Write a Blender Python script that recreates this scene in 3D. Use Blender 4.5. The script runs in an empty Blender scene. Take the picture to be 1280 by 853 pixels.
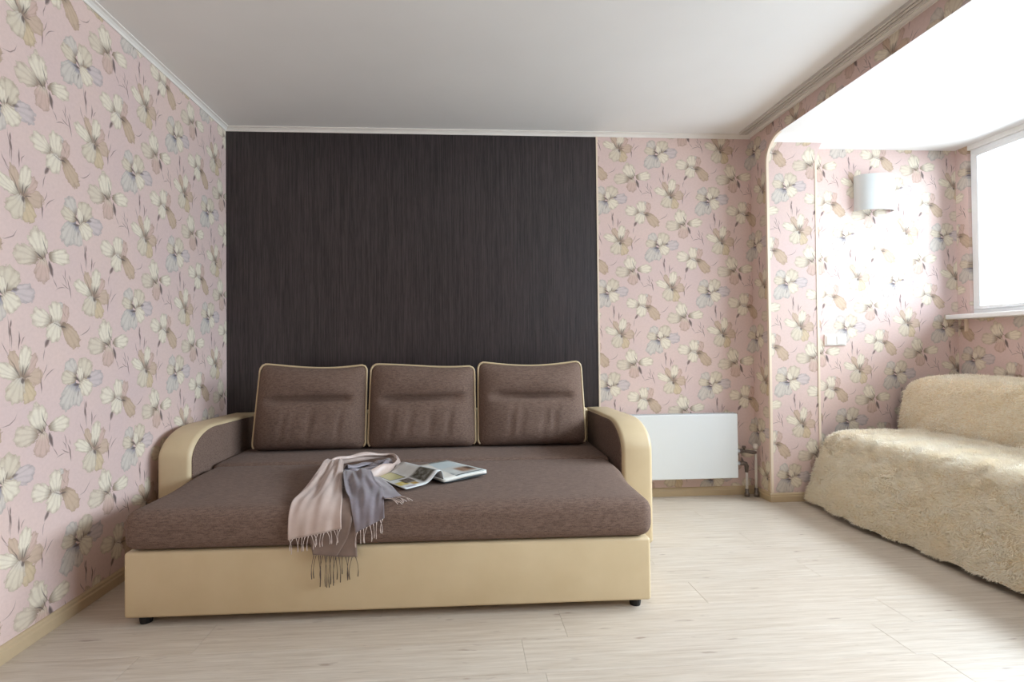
import bpy, bmesh, math, random
import numpy as np
from mathutils import Vector, Matrix

random.seed(7)
rng = np.random.default_rng(7)
scene = bpy.context.scene
COL = scene.collection
PI = math.pi

# ------------------------------------------------------------------ room measures (metres)
D, XL, XD, XP, XQ, XW = 3.517, -1.536, 0.9217, 2.006, 2.347, 3.454
DP, DB, ZS, H = 3.323, 3.451, 2.374, 2.487
YF = -1.60                      # wall behind the camera
W1Y0, W1Y1, W1Z0, W1Z1 = -0.75, 3.362, 1.222, 2.342      # window in the balcony wall

# ------------------------------------------------------------------ camera
cam = bpy.data.cameras.new('camera')
cam.sensor_fit = 'HORIZONTAL'; cam.sensor_width = 36.0
cam.lens = 655.63 / 1280 * 36.0
cam.shift_x = (640 - 620.34) / 1280
cam.clip_start = 0.01
camo = bpy.data.objects.new('camera', cam); COL.objects.link(camo)
R2 = Vector((0.99796012, -0.06303712, -0.01009535)); U2 = Vector((0.00931604, -0.01264446, 0.99987666)); FW = Vector((0.06315699, 0.99793108, 0.01203141))
m = Matrix((R2, U2, -FW)).transposed().to_4x4(); m.translation = Vector((0, 0, 1.029))
camo.matrix_world = m
scene.camera = camo

# ------------------------------------------------------------------ world, daylight, exposure
w = bpy.data.worlds.new('overcast_sky'); scene.world = w; w.use_nodes = True
bg = w.node_tree.nodes['Background']
bg.inputs[1].default_value = 1.0
_n = w.node_tree.nodes; _l = w.node_tree.links
_tc = _n.new('ShaderNodeTexCoord'); _sp = _n.new('ShaderNodeSeparateXYZ'); _rp = _n.new('ShaderNodeMapRange'); _ml = _n.new('ShaderNodeMix')
_l.new(_tc.outputs['Generated'], _sp.inputs[0]); _l.new(_sp.outputs[2], _rp.inputs[0])
# overcast sky: three times as bright at the zenith as at the horizon, pale hazy ground below
_rp.inputs[1].default_value = 0.0; _rp.inputs[2].default_value = 1.0; _rp.inputs[3].default_value = 14.0; _rp.inputs[4].default_value = 42.0
_ml.data_type = 'RGBA'; _ml.blend_type = 'MULTIPLY'; _ml.inputs[0].default_value = 1.0
_ml.inputs[6].default_value = (0.77, 0.895, 1.0, 1); _l.new(_rp.outputs[0], _ml.inputs[7]); _l.new(_ml.outputs[2], bg.inputs[0])
def portal(name, loc, rot, sx, sy):
    l = bpy.data.lights.new(name, 'AREA'); l.shape = 'RECTANGLE'; l.size = sx; l.size_y = sy
    l.cycles.is_portal = True
    o = bpy.data.objects.new(name, l); COL.objects.link(o); o.location = loc; o.rotation_euler = rot
portal('window_right_offscreen', (XW + 0.21, (W1Y0 + W1Y1) / 2, (W1Z0 + W1Z1) / 2), (0, PI / 2, 0), W1Z1 - W1Z0, W1Y1 - W1Y0)
vs = scene.view_settings
vs.view_transform = 'Standard'; vs.look = 'None'; vs.gamma = 1.0; vs.use_curve_mapping = False
vs.exposure = 0.16
try:
    scene.cycles.use_denoising = True
    scene.cycles.use_adaptive_sampling = True; scene.cycles.adaptive_threshold = 0.02
    scene.cycles.max_bounces = 9; scene.cycles.diffuse_bounces = 6; scene.cycles.transparent_max_bounces = 12
    scene.cycles.sample_clamp_indirect = 8
    scene.cycles.caustics_reflective = False; scene.cycles.caustics_refractive = False
except Exception:
    pass

# ------------------------------------------------------------------ materials
def lin(c):
    return tuple(((v / 255) / 12.92 if v / 255 <= 0.04045 else ((v / 255 + 0.055) / 1.055) ** 2.4) for v in c) + (1.0,)

class NT:
    def __init__(s, name):
        s.mat = bpy.data.materials.new(name); s.mat.use_nodes = True
        s.t = s.mat.node_tree; s.bsdf = s.t.nodes['Principled BSDF']
    def n(s, typ, **kw):
        nd = s.t.nodes.new(typ)
        for k, v in kw.items(): setattr(nd, k, v)
        return nd
    def put(s, sock, v):
        if hasattr(v, 'is_output'): s.t.links.new(v, sock)
        elif v is not None: sock.default_value = v
    def math(s, op, a, b=None, c=None, clamp=False):
        nd = s.n('ShaderNodeMath', operation=op, use_clamp=clamp)
        for i, v in enumerate((a, b, c)): s.put(nd.inputs[i], v)
        return nd.outputs[0]
    def vec(s, op, a, b=None, c=None, out=0):
        nd = s.n('ShaderNodeVectorMath', operation=op)
        for i, v in enumerate((a, b, c)): s.put(nd.inputs[i], v)
        return nd.outputs['Value'] if op in ('LENGTH', 'DOT_PRODUCT', 'DISTANCE') else nd.outputs[0]
    def mapping(s, v, loc=(0, 0, 0), rot=(0, 0, 0), scale=(1, 1, 1), typ='POINT'):
        nd = s.n('ShaderNodeMapping', vector_type=typ)
        s.put(nd.inputs[0], v); nd.inputs[1].default_value = loc; nd.inputs[2].default_value = rot; nd.inputs[3].default_value = scale
        return nd.outputs[0]
    def rng(s, x, a, b, c=0.0, d=1.0, smooth=False):
        nd = s.n('ShaderNodeMapRange', interpolation_type='SMOOTHSTEP' if smooth else 'LINEAR')
        for i, v in enumerate((x, a, b, c, d)): s.put(nd.inputs[i], v)
        return nd.outputs[0]
    def mix(s, f, a, b, mode='MIX'):
        nd = s.n('ShaderNodeMix', data_type='RGBA', blend_type=mode)
        s.put(nd.inputs[0], f); s.put(nd.inputs[6], a); s.put(nd.inputs[7], b)
        return nd.outputs[2]
    def noise(s, v, scale=5, detail=3, rough=0.55, col=False):
        nd = s.n('ShaderNodeTexNoise'); s.put(nd.inputs['Vector'], v)
        nd.inputs['Scale'].default_value = scale; nd.inputs['Detail'].default_value = detail; nd.inputs['Roughness'].default_value = rough
        return nd.outputs['Color'] if col else nd.outputs[0]
    def obj(s): return s.n('ShaderNodeTexCoord').outputs['Object']
    def uv(s): return s.n('ShaderNodeTexCoord').outputs['UV']
    def bump(s, h, strength=0.3, dist=0.01):
        nd = s.n('ShaderNodeBump'); s.put(nd.inputs['Height'], h)
        nd.inputs['Strength'].default_value = strength; nd.inputs['Distance'].default_value = dist
        s.t.links.new(nd.outputs[0], s.bsdf.inputs['Normal'])
    def fin(s, col, rough=0.5, spec=0.5, metal=0.0, sheen=0.0):
        s.put(s.bsdf.inputs['Base Color'], col); s.put(s.bsdf.inputs['Roughness'], rough)
        s.bsdf.inputs['Specular IOR Level'].default_value = spec; s.bsdf.inputs['Metallic'].default_value = metal
        if sheen: s.bsdf.inputs['Sheen Weight'].default_value = sheen; s.bsdf.inputs['Sheen Roughness'].default_value = 0.5
        return s.mat

def plain(name, c, rough=0.5, spec=0.5, metal=0.0, var=0.06, scale=9.0, bump=0.0):
    t = NT(name); n = t.noise(t.obj(), scale, 4)
    f = t.rng(n, 0.3, 0.7)
    a = lin(c); b = tuple(v * (1 - var) for v in a[:3]) + (1,)
    if bump: t.bump(t.noise(t.obj(), scale * 30, 2), bump, 0.002)
    return t.fin(t.mix(f, a, b), rough, spec, metal)

# ---- floral wallpaper: four iris blooms on a centred lattice, drawn by nodes from UVs in metres
PINK = lin((221, 196, 187))
CR, CRB, TAN, PNK, GRY, LAV, DRK, BLU, YEL = [lin(c) for c in ((216, 204, 184), (229, 219, 200), (198, 174, 150), (206, 178, 166), (208, 200, 190), (206, 192, 190), (98, 86, 84), (84, 94, 128), (208, 188, 156))]
OLV = lin((126, 109, 92))
K = 1 / 1297.0
FLOWERS = {   # centre offset from A (crop units, y down), petals (x, y, angle, a, b, base, tip, alpha), strokes (x0, y0, x1, y1, width, bend)
 'A': ((0, 0), [(62, -8, -5, 62, 38, OLV, TAN, .8), (46, -58, 55, 62, 27, OLV, PNK, .95), (-38, -72, 112, 62, 24, OLV, TAN, .85), (-76, -34, 156, 72, 30, OLV, CRB, 1), (17, -86, 80, 68, 31, OLV, CRB, 1), (32, 62, -68, 58, 38, OLV, YEL, .95), (-30, 52, -118, 58, 47, GRY, CR, 1)],
       [(-88, -125, -4, -8, 7, 1.5), (-60, -70, -2, -4, 6, 1), (10, -70, 1, -4, 7, 0), (48, -82, 4, -6, 7, -1), (2, -6, 12, 28, 22, 0), (-12, -218, -14, -122, 9, 1), (14, -196, -8, -150, 5, -2), (-60, -268, -52, -120, 4, 1), (-58, -270, -60, -225, 11, 0), (-110, -170, -70, -95, 5, -2), (108, -42, 119, 84, 9, 1), (120, 22, 192, -52, 5, 3), (119, 8, 150, -64, 4, -2), (60, -12, 8, 2, 5, 0)]),
 'B': ((375, 38), [(-76, -76, 130, 46, 40, OLV, GRY, .9), (-92, 62, -118, 78, 44, BLU, GRY, .95), (-28, 74, -95, 52, 32, BLU, GRY, .9), (92, -10, 2, 72, 42, BLU, LAV, .95), (22, -68, 75, 58, 50, OLV, CR, 1), (-92, -26, 165, 52, 32, OLV, CR, 1), (-12, -36, 100, 42, 19, OLV, CRB, 1), (30, 34, -40, 50, 42, CR, CRB, 1)],
       [(-66, -34, -6, 2, 12, 1), (-70, 16, -6, 12, 15, 0), (34, -20, 78, -26, 20, 0), (-22, 40, -32, 86, 10, 0), (-4, -34, -2, 10, 6, 0), (20, -60, 6, 0, 6, 1), (16, 86, 30, 246, 4, 1), (26, 132, 30, 192, 13, 0)]),
 'C': ((205, -248), [(-96, -34, 165, 62, 42, OLV, CRB, .95), (50, -50, 80, 62, 30, OLV, PNK, .95), (94, 46, -50, 78, 40, OLV, TAN, .95), (14, -104, 15, 30, 17, DRK, GRY, .9), (-6, -62, 95, 60, 38, OLV, CRB, 1), (-16, 30, -112, 52, 44, GRY, CRB, 1)],
       [(10, -4, 72, 6, 11, 1), (-30, -18, 34, 8, 6, 1), (28, -100, 62, -30, 6, -2), (-76, 112, -44, 50, 25, 0), (-88, 178, -72, 104, 4, 1), (92, 116, 164, 52, 8, 2), (156, 62, 248, -2, 5, -7), (-34, -60, -40, -6, 5, 1)]),
 'D': ((135, 250), [(-116, 16, 175, 66, 44, OLV, CR, .9), (92, -12, 8, 66, 36, OLV, CRB, 1), (-20, 74, -95, 60, 41, CR, PNK, .95), (-52, -108, 120, 34, 17, DRK, CR, .9), (-42, -54, 105, 66, 50, OLV, CRB, 1)],
       [(20, 14, 48, 100, 26, 0), (44, 92, 78, 146, 5, 1), (-70, -18, 2, 24, 8, 2), (-36, -116, 14, 6, 7, -3), (-66, -120, -70, -70, 7, 0), (-20, -30, 4, 20, 5, 0), (108, 66, 140, 132, 4, 2), (138, 80, 172, 196, 8, 1), (92, 116, 160, 148, 5, -2), (60, 150, 128, 132, 4, 2), (124, 36, 132, 108, 4, 2), (160, 108, 150, 70, 4, 0)]),
}
WP, HP = 0.715, 0.638
def wallpaper():
    t = NT('floral_wallpaper')
    uv = t.uv()
    nz = t.noise(uv, 16, 2, 0.5, col=True)
    d = t.vec('MULTIPLY_ADD', nz, (0.018, 0.018, 0), (-0.009, -0.009, 0))
    nz2 = t.noise(uv, 75, 2, 0.6)
    p = t.vec('ADD', uv, d)
    col = t.mix(t.rng(t.noise(uv, 2.5, 2), 0.3, 0.7), PINK, lin((215, 191, 187)))
    edge = t.rng(nz2, 0.3, 0.7, 0.74, 1.14)
    for key, ((ox, oy), petals, strokes) in FLOWERS.items():
        q = t.vec('SUBTRACT', p, (ox * K, -oy * K, 0))
        c1 = t.vec('WRAP', q, (WP / 2, HP / 2, 1), (-WP / 2, -HP / 2, -1))
        c2 = t.vec('WRAP', t.vec('ADD', q, (WP / 2, HP / 2, 0)), (WP / 2, HP / 2, 1), (-WP / 2, -HP / 2, -1))
        near = t.math('LESS_THAN', t.vec('LENGTH', c2), t.vec('LENGTH', c1))
        mx = t.n('ShaderNodeMix', data_type='VECTOR'); t.put(mx.inputs[0], near); t.put(mx.inputs[4], c1); t.put(mx.inputs[5], c2)
        loc = mx.outputs[1]
        acc = None
        for (x0, y0, x1, y1, wd, bend) in strokes:
            L = math.hypot(x1 - x0, y1 - y0); ang = math.atan2(-(y1 - y0), x1 - x0)
            pm = t.mapping(loc, ((x0 + x1) / 2 * K, -(y0 + y1) / 2 * K, 0), (0, 0, ang), (L / 2 * K, max(wd, 6) / 2 * 1.15 * K, 1), 'TEXTURE')
            sp = t.n('ShaderNodeSeparateXYZ'); t.put(sp.inputs[0], pm)
            xx = t.math('MULTIPLY', sp.outputs[0], sp.outputs[0])
            yy = t.math('ABSOLUTE', t.math('MULTIPLY_ADD', xx, float(bend), sp.outputs[1])) if bend else t.math('ABSOLUTE', sp.outputs[1])
            s_ = t.math('ADD', xx, yy)
            mk = t.rng(s_, 1.0, 0.35, 0.0, 0.9 if wd >= 7 else 0.7)
            acc = mk if acc is None else t.math('MAXIMUM', acc, mk)
        # twigs and stems lie under the petals, the dark throat lines over them
        col = t.mix(acc, col, lin((112, 94, 90)))
        for (cx, cy, ang, a, b, c0, c1_, al) in petals:
            pm = t.mapping(loc, (cx * 0.94 * K, -cy * 0.94 * K, 0), (0, 0, math.radians(ang)), (a * 1.05 * K, b * 1.06 * K, 1), 'TEXTURE')
            sp = t.n('ShaderNodeSeparateXYZ'); t.put(sp.inputs[0], pm)
            k = t.math('MULTIPLY_ADD', sp.outputs[0], -0.25, 0.98)
            y2 = t.math('MULTIPLY', sp.outputs[1], k)
            r2 = t.math('MULTIPLY_ADD', y2, y2, t.math('MULTIPLY', sp.outputs[0], sp.outputs[0]))
            ray = t.math('SINE', t.math('MULTIPLY', t.math('DIVIDE', y2, t.math('ADD', sp.outputs[0], 1.7)), 21.0))
            re = t.math('MULTIPLY_ADD', ray, -0.07, t.math('MULTIPLY', r2, edge))
            mk = t.rng(re, 1.0, 0.84, 0.0, al, True)
            cc = t.mix(t.rng(sp.outputs[0], -1.0, -0.25), c0, c1_)
            vein = t.math('MULTIPLY_ADD', t.rng(re, 0.45, 1.0), 0.52, t.rng(ray, 0.0, -1.0, 0.0, 0.20))
            cc = t.mix(vein, cc, lin((156, 131, 112)) if c1_ not in (GRY, LAV) else lin((140, 130, 128)))
            col = t.mix(mk, col, cc)
        thr = t.math('MULTIPLY', acc, t.rng(t.vec('LENGTH', loc), 0.09, 0.03, 0.0, 1.0))
        col = t.mix(thr, col, DRK)
    col = t.mix(t.rng(nz2, 0.35, 0.75, 0.0, 0.10), col, lin((150, 125, 115)))
    return t.fin(col, 0.72, 0.35)
M = {}
M['floral'] = wallpaper()

def dark_wall():
    t = NT('dark_ribbed_wallpaper'); c = t.obj()
    n1 = t.noise(t.mapping(c, scale=(150, 1, 3.2)), 1.0, 4, 0.6)
    n2 = t.noise(t.mapping(c, scale=(420, 1, 12)), 1.0, 3, 0.6)
    f = t.math('MULTIPLY_ADD', n2, 0.45, t.math('MULTIPLY', n1, 0.55))
    col = t.mix(t.rng(f, 0.40, 0.60), lin((18, 14, 15)), lin((60, 50, 52)))
    t.bump(f, 0.5, 0.003)
    return t.fin(col, t.rng(f, 0.35, 0.65, 0.43, 0.29), 0.58)
M['dark'] = dark_wall()

def ceil_mat():
    t = NT('matte_white_ceiling'); n = t.noise(t.obj(), 1.3, 3)
    return t.fin(t.mix(t.rng(n, .3, .7), lin((245, 244, 242)), lin((240, 239, 237))), 0.55, 0.3)
M['ceiling'] = ceil_mat()
M['white'] = plain('white_paint', (240, 240, 238), 0.5, 0.4)
M['cornice'] = plain('cornice_foam', (236, 231, 224), 0.6, 0.3)
M['pvc'] = plain('window_plastic', (244, 246, 247), 0.3, 0.5, var=0.02)
M['base'] = plain('baseboard_beige', (196, 174, 142), 0.4, 0.4, var=0.1)
M['strip'] = plain('corner_strip_cream', (234, 217, 196), 0.4, 0.4, var=0.04)
M['rail'] = plain('rail_grey', (206, 200, 194), 0.4, 0.4, var=0.03)
M['radiator'] = plain('radiator_enamel', (222, 225, 226), 0.3, 0.5, var=0.01)
M['grille'] = plain('grille_grey', (150, 152, 150), 0.5, 0.4)
M['chrome'] = plain('valve_metal', (120, 108, 100), 0.35, 0.5, metal=0.6)
M['pipe'] = plain('pipe_plastic', (208, 200, 192), 0.4, 0.5)
M['shade'] = plain('opal_shade', (205, 208, 207), 0.35, 0.5, var=0.02)
M['switch'] = plain('switch_plastic', (240, 238, 234), 0.3, 0.5, var=0.01)
M['black'] = plain('black_plastic', (24, 22, 22), 0.5, 0.4)
M['under'] = plain('dark_lining', (70, 60, 52), 0.9, 0.1)

def leather():
    t = NT('cream_leatherette'); c = t.obj()
    n = t.noise(c, 5, 3); f = t.noise(c, 320, 2)
    t.bump(f, 0.12, 0.001)
    return t.fin(t.mix(t.rng(n, .3, .7), lin((208, 188, 153)), lin((200, 179, 143))), 0.42, 0.4)
M['leather'] = leather()
def fabric(name, c, lo, hi):
    t = NT(name); o = t.obj()
    a = t.noise(t.mapping(o, scale=(45, 190, 190)), 1.0, 4, 0.65)
    b = t.noise(t.mapping(o, scale=(380, 240, 240)), 1.0, 2, 0.6)
    f = t.math('MULTIPLY_ADD', b, 0.4, t.math('MULTIPLY', a, 0.6))
    col = t.mix(t.rng(f, 0.34, 0.66), lin(lo), lin(hi))
    t.bump(f, 0.35, 0.003)
    return t.fin(col, 0.9, 0.08, sheen=0.04)
M['fabric'] = fabric('brown_woven_fabric', 0, (90, 73, 65), (134, 112, 100))

def floor_mat():
    t = NT('pale_oak_laminate'); o = t.obj()
    oi = t.n('ShaderNodeObjectInfo'); r = oi.outputs['Random']
    off = t.n('ShaderNodeCombineXYZ'); t.put(off.inputs[0], t.math('MULTIPLY', r, 37.0)); t.put(off.inputs[1], t.math('MULTIPLY', r, 91.0))
    c = t.vec('ADD', o, off.outputs[0])
    g = t.noise(t.mapping(c, scale=(3.2, 62, 1)), 1.0, 5, 0.6)
    fine = t.noise(t.mapping(c, scale=(9, 240, 1)), 1.0, 3, 0.6)
    kn = t.noise(t.mapping(c, scale=(9, 40, 1)), 1.0, 2, 0.5)
    col = t.mix(t.rng(g, 0.3, 0.7), lin((200, 190, 178)), lin((173, 158, 142)))
    col = t.mix(t.rng(fine, 0.35, 0.7, 0.0, 0.35), col, lin((226, 214, 198)))
    col = t.mix(t.rng(kn, 0.67, 0.76, 0.0, 0.65), col, lin((132, 112, 98)))
    col = t.mix(t.rng(r, 0, 1, 0.0, 0.14), col, lin((196, 178, 158)))
    t.bump(fine, 0.08, 0.001)
    return t.fin(col, t.rng(g, 0.3, 0.7, 0.30, 0.40), 0.55)
M['floor'] = floor_mat()
def fur_mat(name, a, b):
    t = NT(name); n = t.noise(t.obj(), 7, 3); n2 = t.noise(t.obj(), 60, 2)
    col = t.mix(t.rng(n, .3, .7), lin(a), lin(b))
    col = t.mix(t.rng(n2, .4, .7, 0, .3), col, lin((254, 250, 240)))
    m_ = t.fin(col, 0.8, 0.15)
    tr = t.n('ShaderNodeBsdfTranslucent'); t.put(tr.inputs[0], col); mx = t.n('ShaderNodeMixShader'); mx.inputs[0].default_value = 0.22
    t.put(mx.inputs[1], t.bsdf.outputs[0]); t.put(mx.inputs[2], tr.outputs[0]); t.t.links.new(mx.outputs[0], t.t.nodes['Material Output'].inputs[0])
    return m_
M['fur'] = fur_mat('cream_plush_pile', (255, 250, 238), (254, 245, 227))
M['furbase'] = plain('cream_plush_backing', (246, 232, 208), 0.9, 0.1, var=0.08)
def satin(name, a, b):
    t = NT(name); n = t.noise(t.obj(), 14, 3)
    t.bump(t.noise(t.obj(), 500, 2), 0.1, 0.001)
    return t.fin(t.mix(t.rng(n, .3, .7), lin(a), lin(b)), 0.38, 0.5, sheen=0.3)
M['scarf_a'] = satin('scarf_rose_beige', (198, 178, 168), (184, 162, 152))
M['scarf_b'] = satin('scarf_grey_mauve', (140, 132, 138), (116, 106, 112))
M['scarf_c'] = satin('scarf_brown', (132, 110, 98), (110, 90, 80))
M['fringe_light'] = plain('fringe_light', (206, 190, 182), 0.6)
M['fringe_dark'] = plain('fringe_dark', (84, 68, 60), 0.7)
def glass():
    t = NT('window_glass'); nt = t.t; nt.nodes.remove(t.bsdf)
    tr = t.n('ShaderNodeBsdfTransparent'); gl = t.n('ShaderNodeBsdfGlossy'); gl.inputs['Roughness'].default_value = 0.02
    lw = t.n('ShaderNodeFresnel'); lw.inputs[0].default_value = 1.25
    mx = t.n('ShaderNodeMixShader'); t.put(mx.inputs[0], lw.outputs[0]); t.put(mx.inputs[1], tr.outputs[0]); t.put(mx.inputs[2], gl.outputs[0])
    nt.links.new(mx.outputs[0], nt.nodes['Material Output'].inputs[0])
    return t.mat
M['glass'] = glass()

# ------------------------------------------------------------------ mesh helpers
def link(o, parent=None):
    COL.objects.link(o)
    if parent is not None: o.parent = parent
    return o
def mesh_obj(name, verts, faces, mat, parent=None, smooth=False, midx=None, uvs=None):
    me = bpy.data.meshes.new(name); me.from_pydata([tuple(map(float, v)) for v in verts], [], faces)
    mats = mat if isinstance(mat, (list, tuple)) else [mat]
    for mm in mats: me.materials.append(mm)
    if midx is not None: me.polygons.foreach_set('material_index', midx)
    if uvs is not None:
        ul = me.uv_layers.new(name='UVMap')
        for li, l in enumerate(me.loops):
            pass
        for pidx, poly in enumerate(me.polygons):
            for k, li in enumerate(poly.loop_indices): ul.data[li].uv = uvs[pidx][k]
    if smooth: me.polygons.foreach_set('use_smooth', [True] * len(me.polygons))
    me.update()
    return link(bpy.data.objects.new(name, me), parent)
def bm_obj(name, bm, mat, parent=None, smooth=False):
    me = bpy.data.meshes.new(name); bmesh.ops.recalc_face_normals(bm, faces=bm.faces[:]); bm.to_mesh(me); bm.free()
    for mm in (mat if isinstance(mat, (list, tuple)) else [mat]): me.materials.append(mm)
    if smooth: me.polygons.foreach_set('use_smooth', [True] * len(me.polygons))
    return link(bpy.data.objects.new(name, me), parent)
def bm_box(x0, x1, y0, y1, z0, z1, bev=0.0, seg=2, bm=None):
    b = bmesh.new(); bmesh.ops.create_cube(b, size=1.0)
    for v in b.verts: v.co = Vector(((x0 + x1) / 2 + v.co.x * (x1 - x0), (y0 + y1) / 2 + v.co.y * (y1 - y0), (z0 + z1) / 2 + v.co.z * (z1 - z0)))
    if bev > 0: bmesh.ops.bevel(b, geom=b.edges[:], offset=bev, segments=seg, profile=0.5, affect='EDGES')
    if bm is None: return b
    me = bpy.data.meshes.new('tmp'); b.to_mesh(me); b.free(); bm.from_mesh(me); bpy.data.meshes.remove(me)
    return bm
def box(name, x0, x1, y0, y1, z0, z1, mat, parent=None, bev=0.0, seg=2, smooth=None):
    return bm_obj(name, bm_box(x0, x1, y0, y1, z0, z1, bev, seg), mat, parent, bev > 0.004 if smooth is None else smooth)
def tube_data(path, rad, n=6, closed=False):
    """verts, faces of a tube along path; rad scalar or list"""
    P = [Vector(p) for p in path]; m_ = len(P); vs_, fs = [], []
    up = Vector((0.13, 0.31, 0.94))
    for i, p in enumerate(P):
        a = P[(i - 1) % m_] if (closed or i > 0) else P[i]; b = P[(i + 1) % m_] if (closed or i < m_ - 1) else P[i]
        t = (b - a).normalized(); x = t.cross(up)
        if x.length < 0.05: x = t.cross(Vector((1, 0, 0)))
        x.normalize(); y = x.cross(t); r = rad[i] if isinstance(rad, (list, tuple)) else rad
        for k in range(n):
            an = 2 * PI * k / n; vs_.append(p + x * (math.cos(an) * r) + y * (math.sin(an) * r))
    for i in range(m_ if closed else m_ - 1):
        j = (i + 1) % m_
        for k in range(n): fs.append((i * n + k, i * n + (k + 1) % n, j * n + (k + 1) % n, j * n + k))
    if not closed:
        fs.append(tuple(range(n - 1, -1, -1))); fs.append(tuple((m_ - 1) * n + k for k in range(n)))
    return vs_, fs
def tube(name, path, rad, mat, parent=None, n=8, closed=False):
    v, f_ = tube_data(path, rad, n, closed); return mesh_obj(name, v, f_, mat, parent, True)
def extrude_poly(name, pts, axis, a, b, mat, parent=None, bev=0.0, seg=2, smooth=False):
    """pts 2-D polygon in the two other axes (cyclic order y,z / x,z / x,y), extruded a..b along axis"""
    def mk(p, t): return {0: (t, p[0], p[1]), 1: (p[0], t, p[1]), 2: (p[0], p[1], t)}[axis]
    bm = bmesh.new(); A = [bm.verts.new(mk(p, a)) for p in pts]; B = [bm.verts.new(mk(p, b)) for p in pts]
    bm.faces.new(A); bm.faces.new(list(reversed(B)))
    for i in range(len(pts)):
        j = (i + 1) % len(pts); bm.faces.new((A[i], A[j], B[j], B[i]))
    bmesh.ops.recalc_face_normals(bm, faces=bm.faces[:])
    if bev > 0:
        es = [e for e in bm.edges if len(e.link_faces) == 2 and e.link_faces[0].normal.angle(e.link_faces[1].normal) > 0.6]
        bmesh.ops.bevel(bm, geom=es, offset=bev, segments=seg, profile=0.5, affect='EDGES')
    return bm_obj(name, bm, mat, parent, smooth)
def auto_smooth(o, ang=40):
    me = o.data; me.polygons.foreach_set('use_smooth', [True] * len(me.polygons))
    me.set_sharp_from_angle(angle=math.radians(ang)); return o
def struct(o): o['kind'] = 'structure'; return o
def thing(name, loc, label, cat, group=None):
    o = bpy.data.objects.new(name, None); o.empty_display_size = 0.1; COL.objects.link(o); o.location = loc
    o['label'] = label; o['category'] = cat
    if group: o['group'] = group
    return o
def tag(o, label, cat, group=None):
    o['label'] = label; o['category'] = cat
    if group: o['group'] = group
    return o

# ------------------------------------------------------------------ walls with wallpaper UVs in metres (bloom A at the UV origin)
UV_BACK = (1.0745, 1.7395); UV_LEFT = (1.9296, 0.937)
def boxes_wall(name, boxes, mats, uvf):
    """boxes: (x0,x1,y0,y1,z0,z1,material index); one mesh"""
    V, F, I, UV = [], [], [], []
    for (x0, x1, y0, y1, z0, z1, mi) in boxes:
        b = len(V); V += [(x0, y0, z0), (x1, y0, z0), (x1, y1, z0), (x0, y1, z0), (x0, y0, z1), (x1, y0, z1), (x1, y1, z1), (x0, y1, z1)]
        for f_ in ((0, 3, 2, 1), (4, 5, 6, 7), (0, 1, 5, 4), (1, 2, 6, 5), (2, 3, 7, 6), (3, 0, 4, 7)):
            F.append(tuple(b + k for k in f_)); I.append(mi)
    for f_ in F: UV.append([uvf(V[k], f_, V) for k in f_])
    return struct(mesh_obj(name, V, F, mats, midx=I, uvs=UV))
boxes_wall('wall_left', [(XL - 0.15, XL, YF - 0.15, D + 0.15, 0, H, 0)], [M['floral']], lambda v, f_, V: (v[1] - UV_LEFT[0], v[2] - UV_LEFT[1]))
boxes_wall('wall_back', [(XL, XD, D, D + 0.15, 0, H, 1), (XD, XQ, D, D + 0.15, 0, H, 0)], [M['floral'], M['dark']], lambda v, f_, V: (v[0] - UV_BACK[0], v[2] - UV_BACK[1]))
# right wall: short return, pillar and beam around the wide opening to the glazed balcony (rounded corners)
rad = 0.15
def right_wall():
    prof = [(D, 0), (D, H), (YF, H), (YF, 0), (YF + 0.3, 0)]
    for k in range(0, 9):
        a = PI - k / 8 * PI / 2; prof.append((YF + 0.3 + rad + rad * math.cos(a), ZS - rad + rad * math.sin(a)))
    for k in range(0, 13):
        a = PI / 2 - k / 12 * PI / 2; prof.append((DP - rad + rad * math.cos(a), ZS - rad + rad * math.sin(a)))
    prof.append((DP, 0)); n = len(prof)
    V = [(XP, y, z) for y, z in prof] + [(XQ, y, z) for y, z in prof]
    F, I, UV = [], [], []
    u0 = XP - UV_BACK[0]
    F.append(tuple(range(n))); I.append(0); UV.append([(u0 + (D - y), z - UV_BACK[1]) for y, z in prof])
    F.append(tuple(range(2 * n - 1, n - 1, -1))); I.append(0); UV.append([(y, z) for y, z in reversed(prof)])
    for i in range(n):
        j = (i + 1) % n; F.append((i, n + i, n + j, j))
        zmid = (prof[i][1] + prof[j][1]) / 2
        wp = zmid < ZS - 0.035 and prof[i][0] > 0 and prof[j][0] > 0
        I.append(0 if wp else 1)
        # keep the pattern running round the pillar edge; one bloom of the front face sits 21 cm past the edge
        uo = -0.210 - 0.003
        UV.append([(uo + (V[k][0] - XP), V[k][2] - 1.776) for k in (i, n + i, n + j, j)])
    o = mesh_obj('wall_right', V, F, [M['floral'], M['ceiling']], midx=I, uvs=UV)
    return struct(o)
right_wall()
boxes_wall('wall_balcony', [(XQ, XW + 0.2, DB, DB + 0.2, 0, ZS + 0.1, 0)], [M['floral']], lambda v, f_, V: (v[0] - 2.720 + 0.0, v[2] - 1.481))
boxes_wall('wall_window', [(XW, XW + 0.2, YF, DB, 0, W1Z0, 0), (XW, XW + 0.2, W1Y1, DB, W1Z0, ZS + 0.1, 0), (XW, XW + 0.2, YF, W1Y0, W1Z0, ZS + 0.1, 0), (XW, XW + 0.2, W1Y0, W1Y1, W1Z1, ZS + 0.1, 1)],
           [M['floral'], M['white']], lambda v, f_, V: (3.154 - v[1] + 135 * K, v[2] - 1.064 - 250 * K))
boxes_wall('wall_front', [(XL, XW + 0.2, YF - 0.15, YF, 0, H, 0)],
           [M['floral']], lambda v, f_, V: (-v[0], v[2]))
struct(box('ceiling', XL - 0.15, XQ, YF - 0.15, D + 0.15, H, H + 0.1, M['ceiling']))
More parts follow.
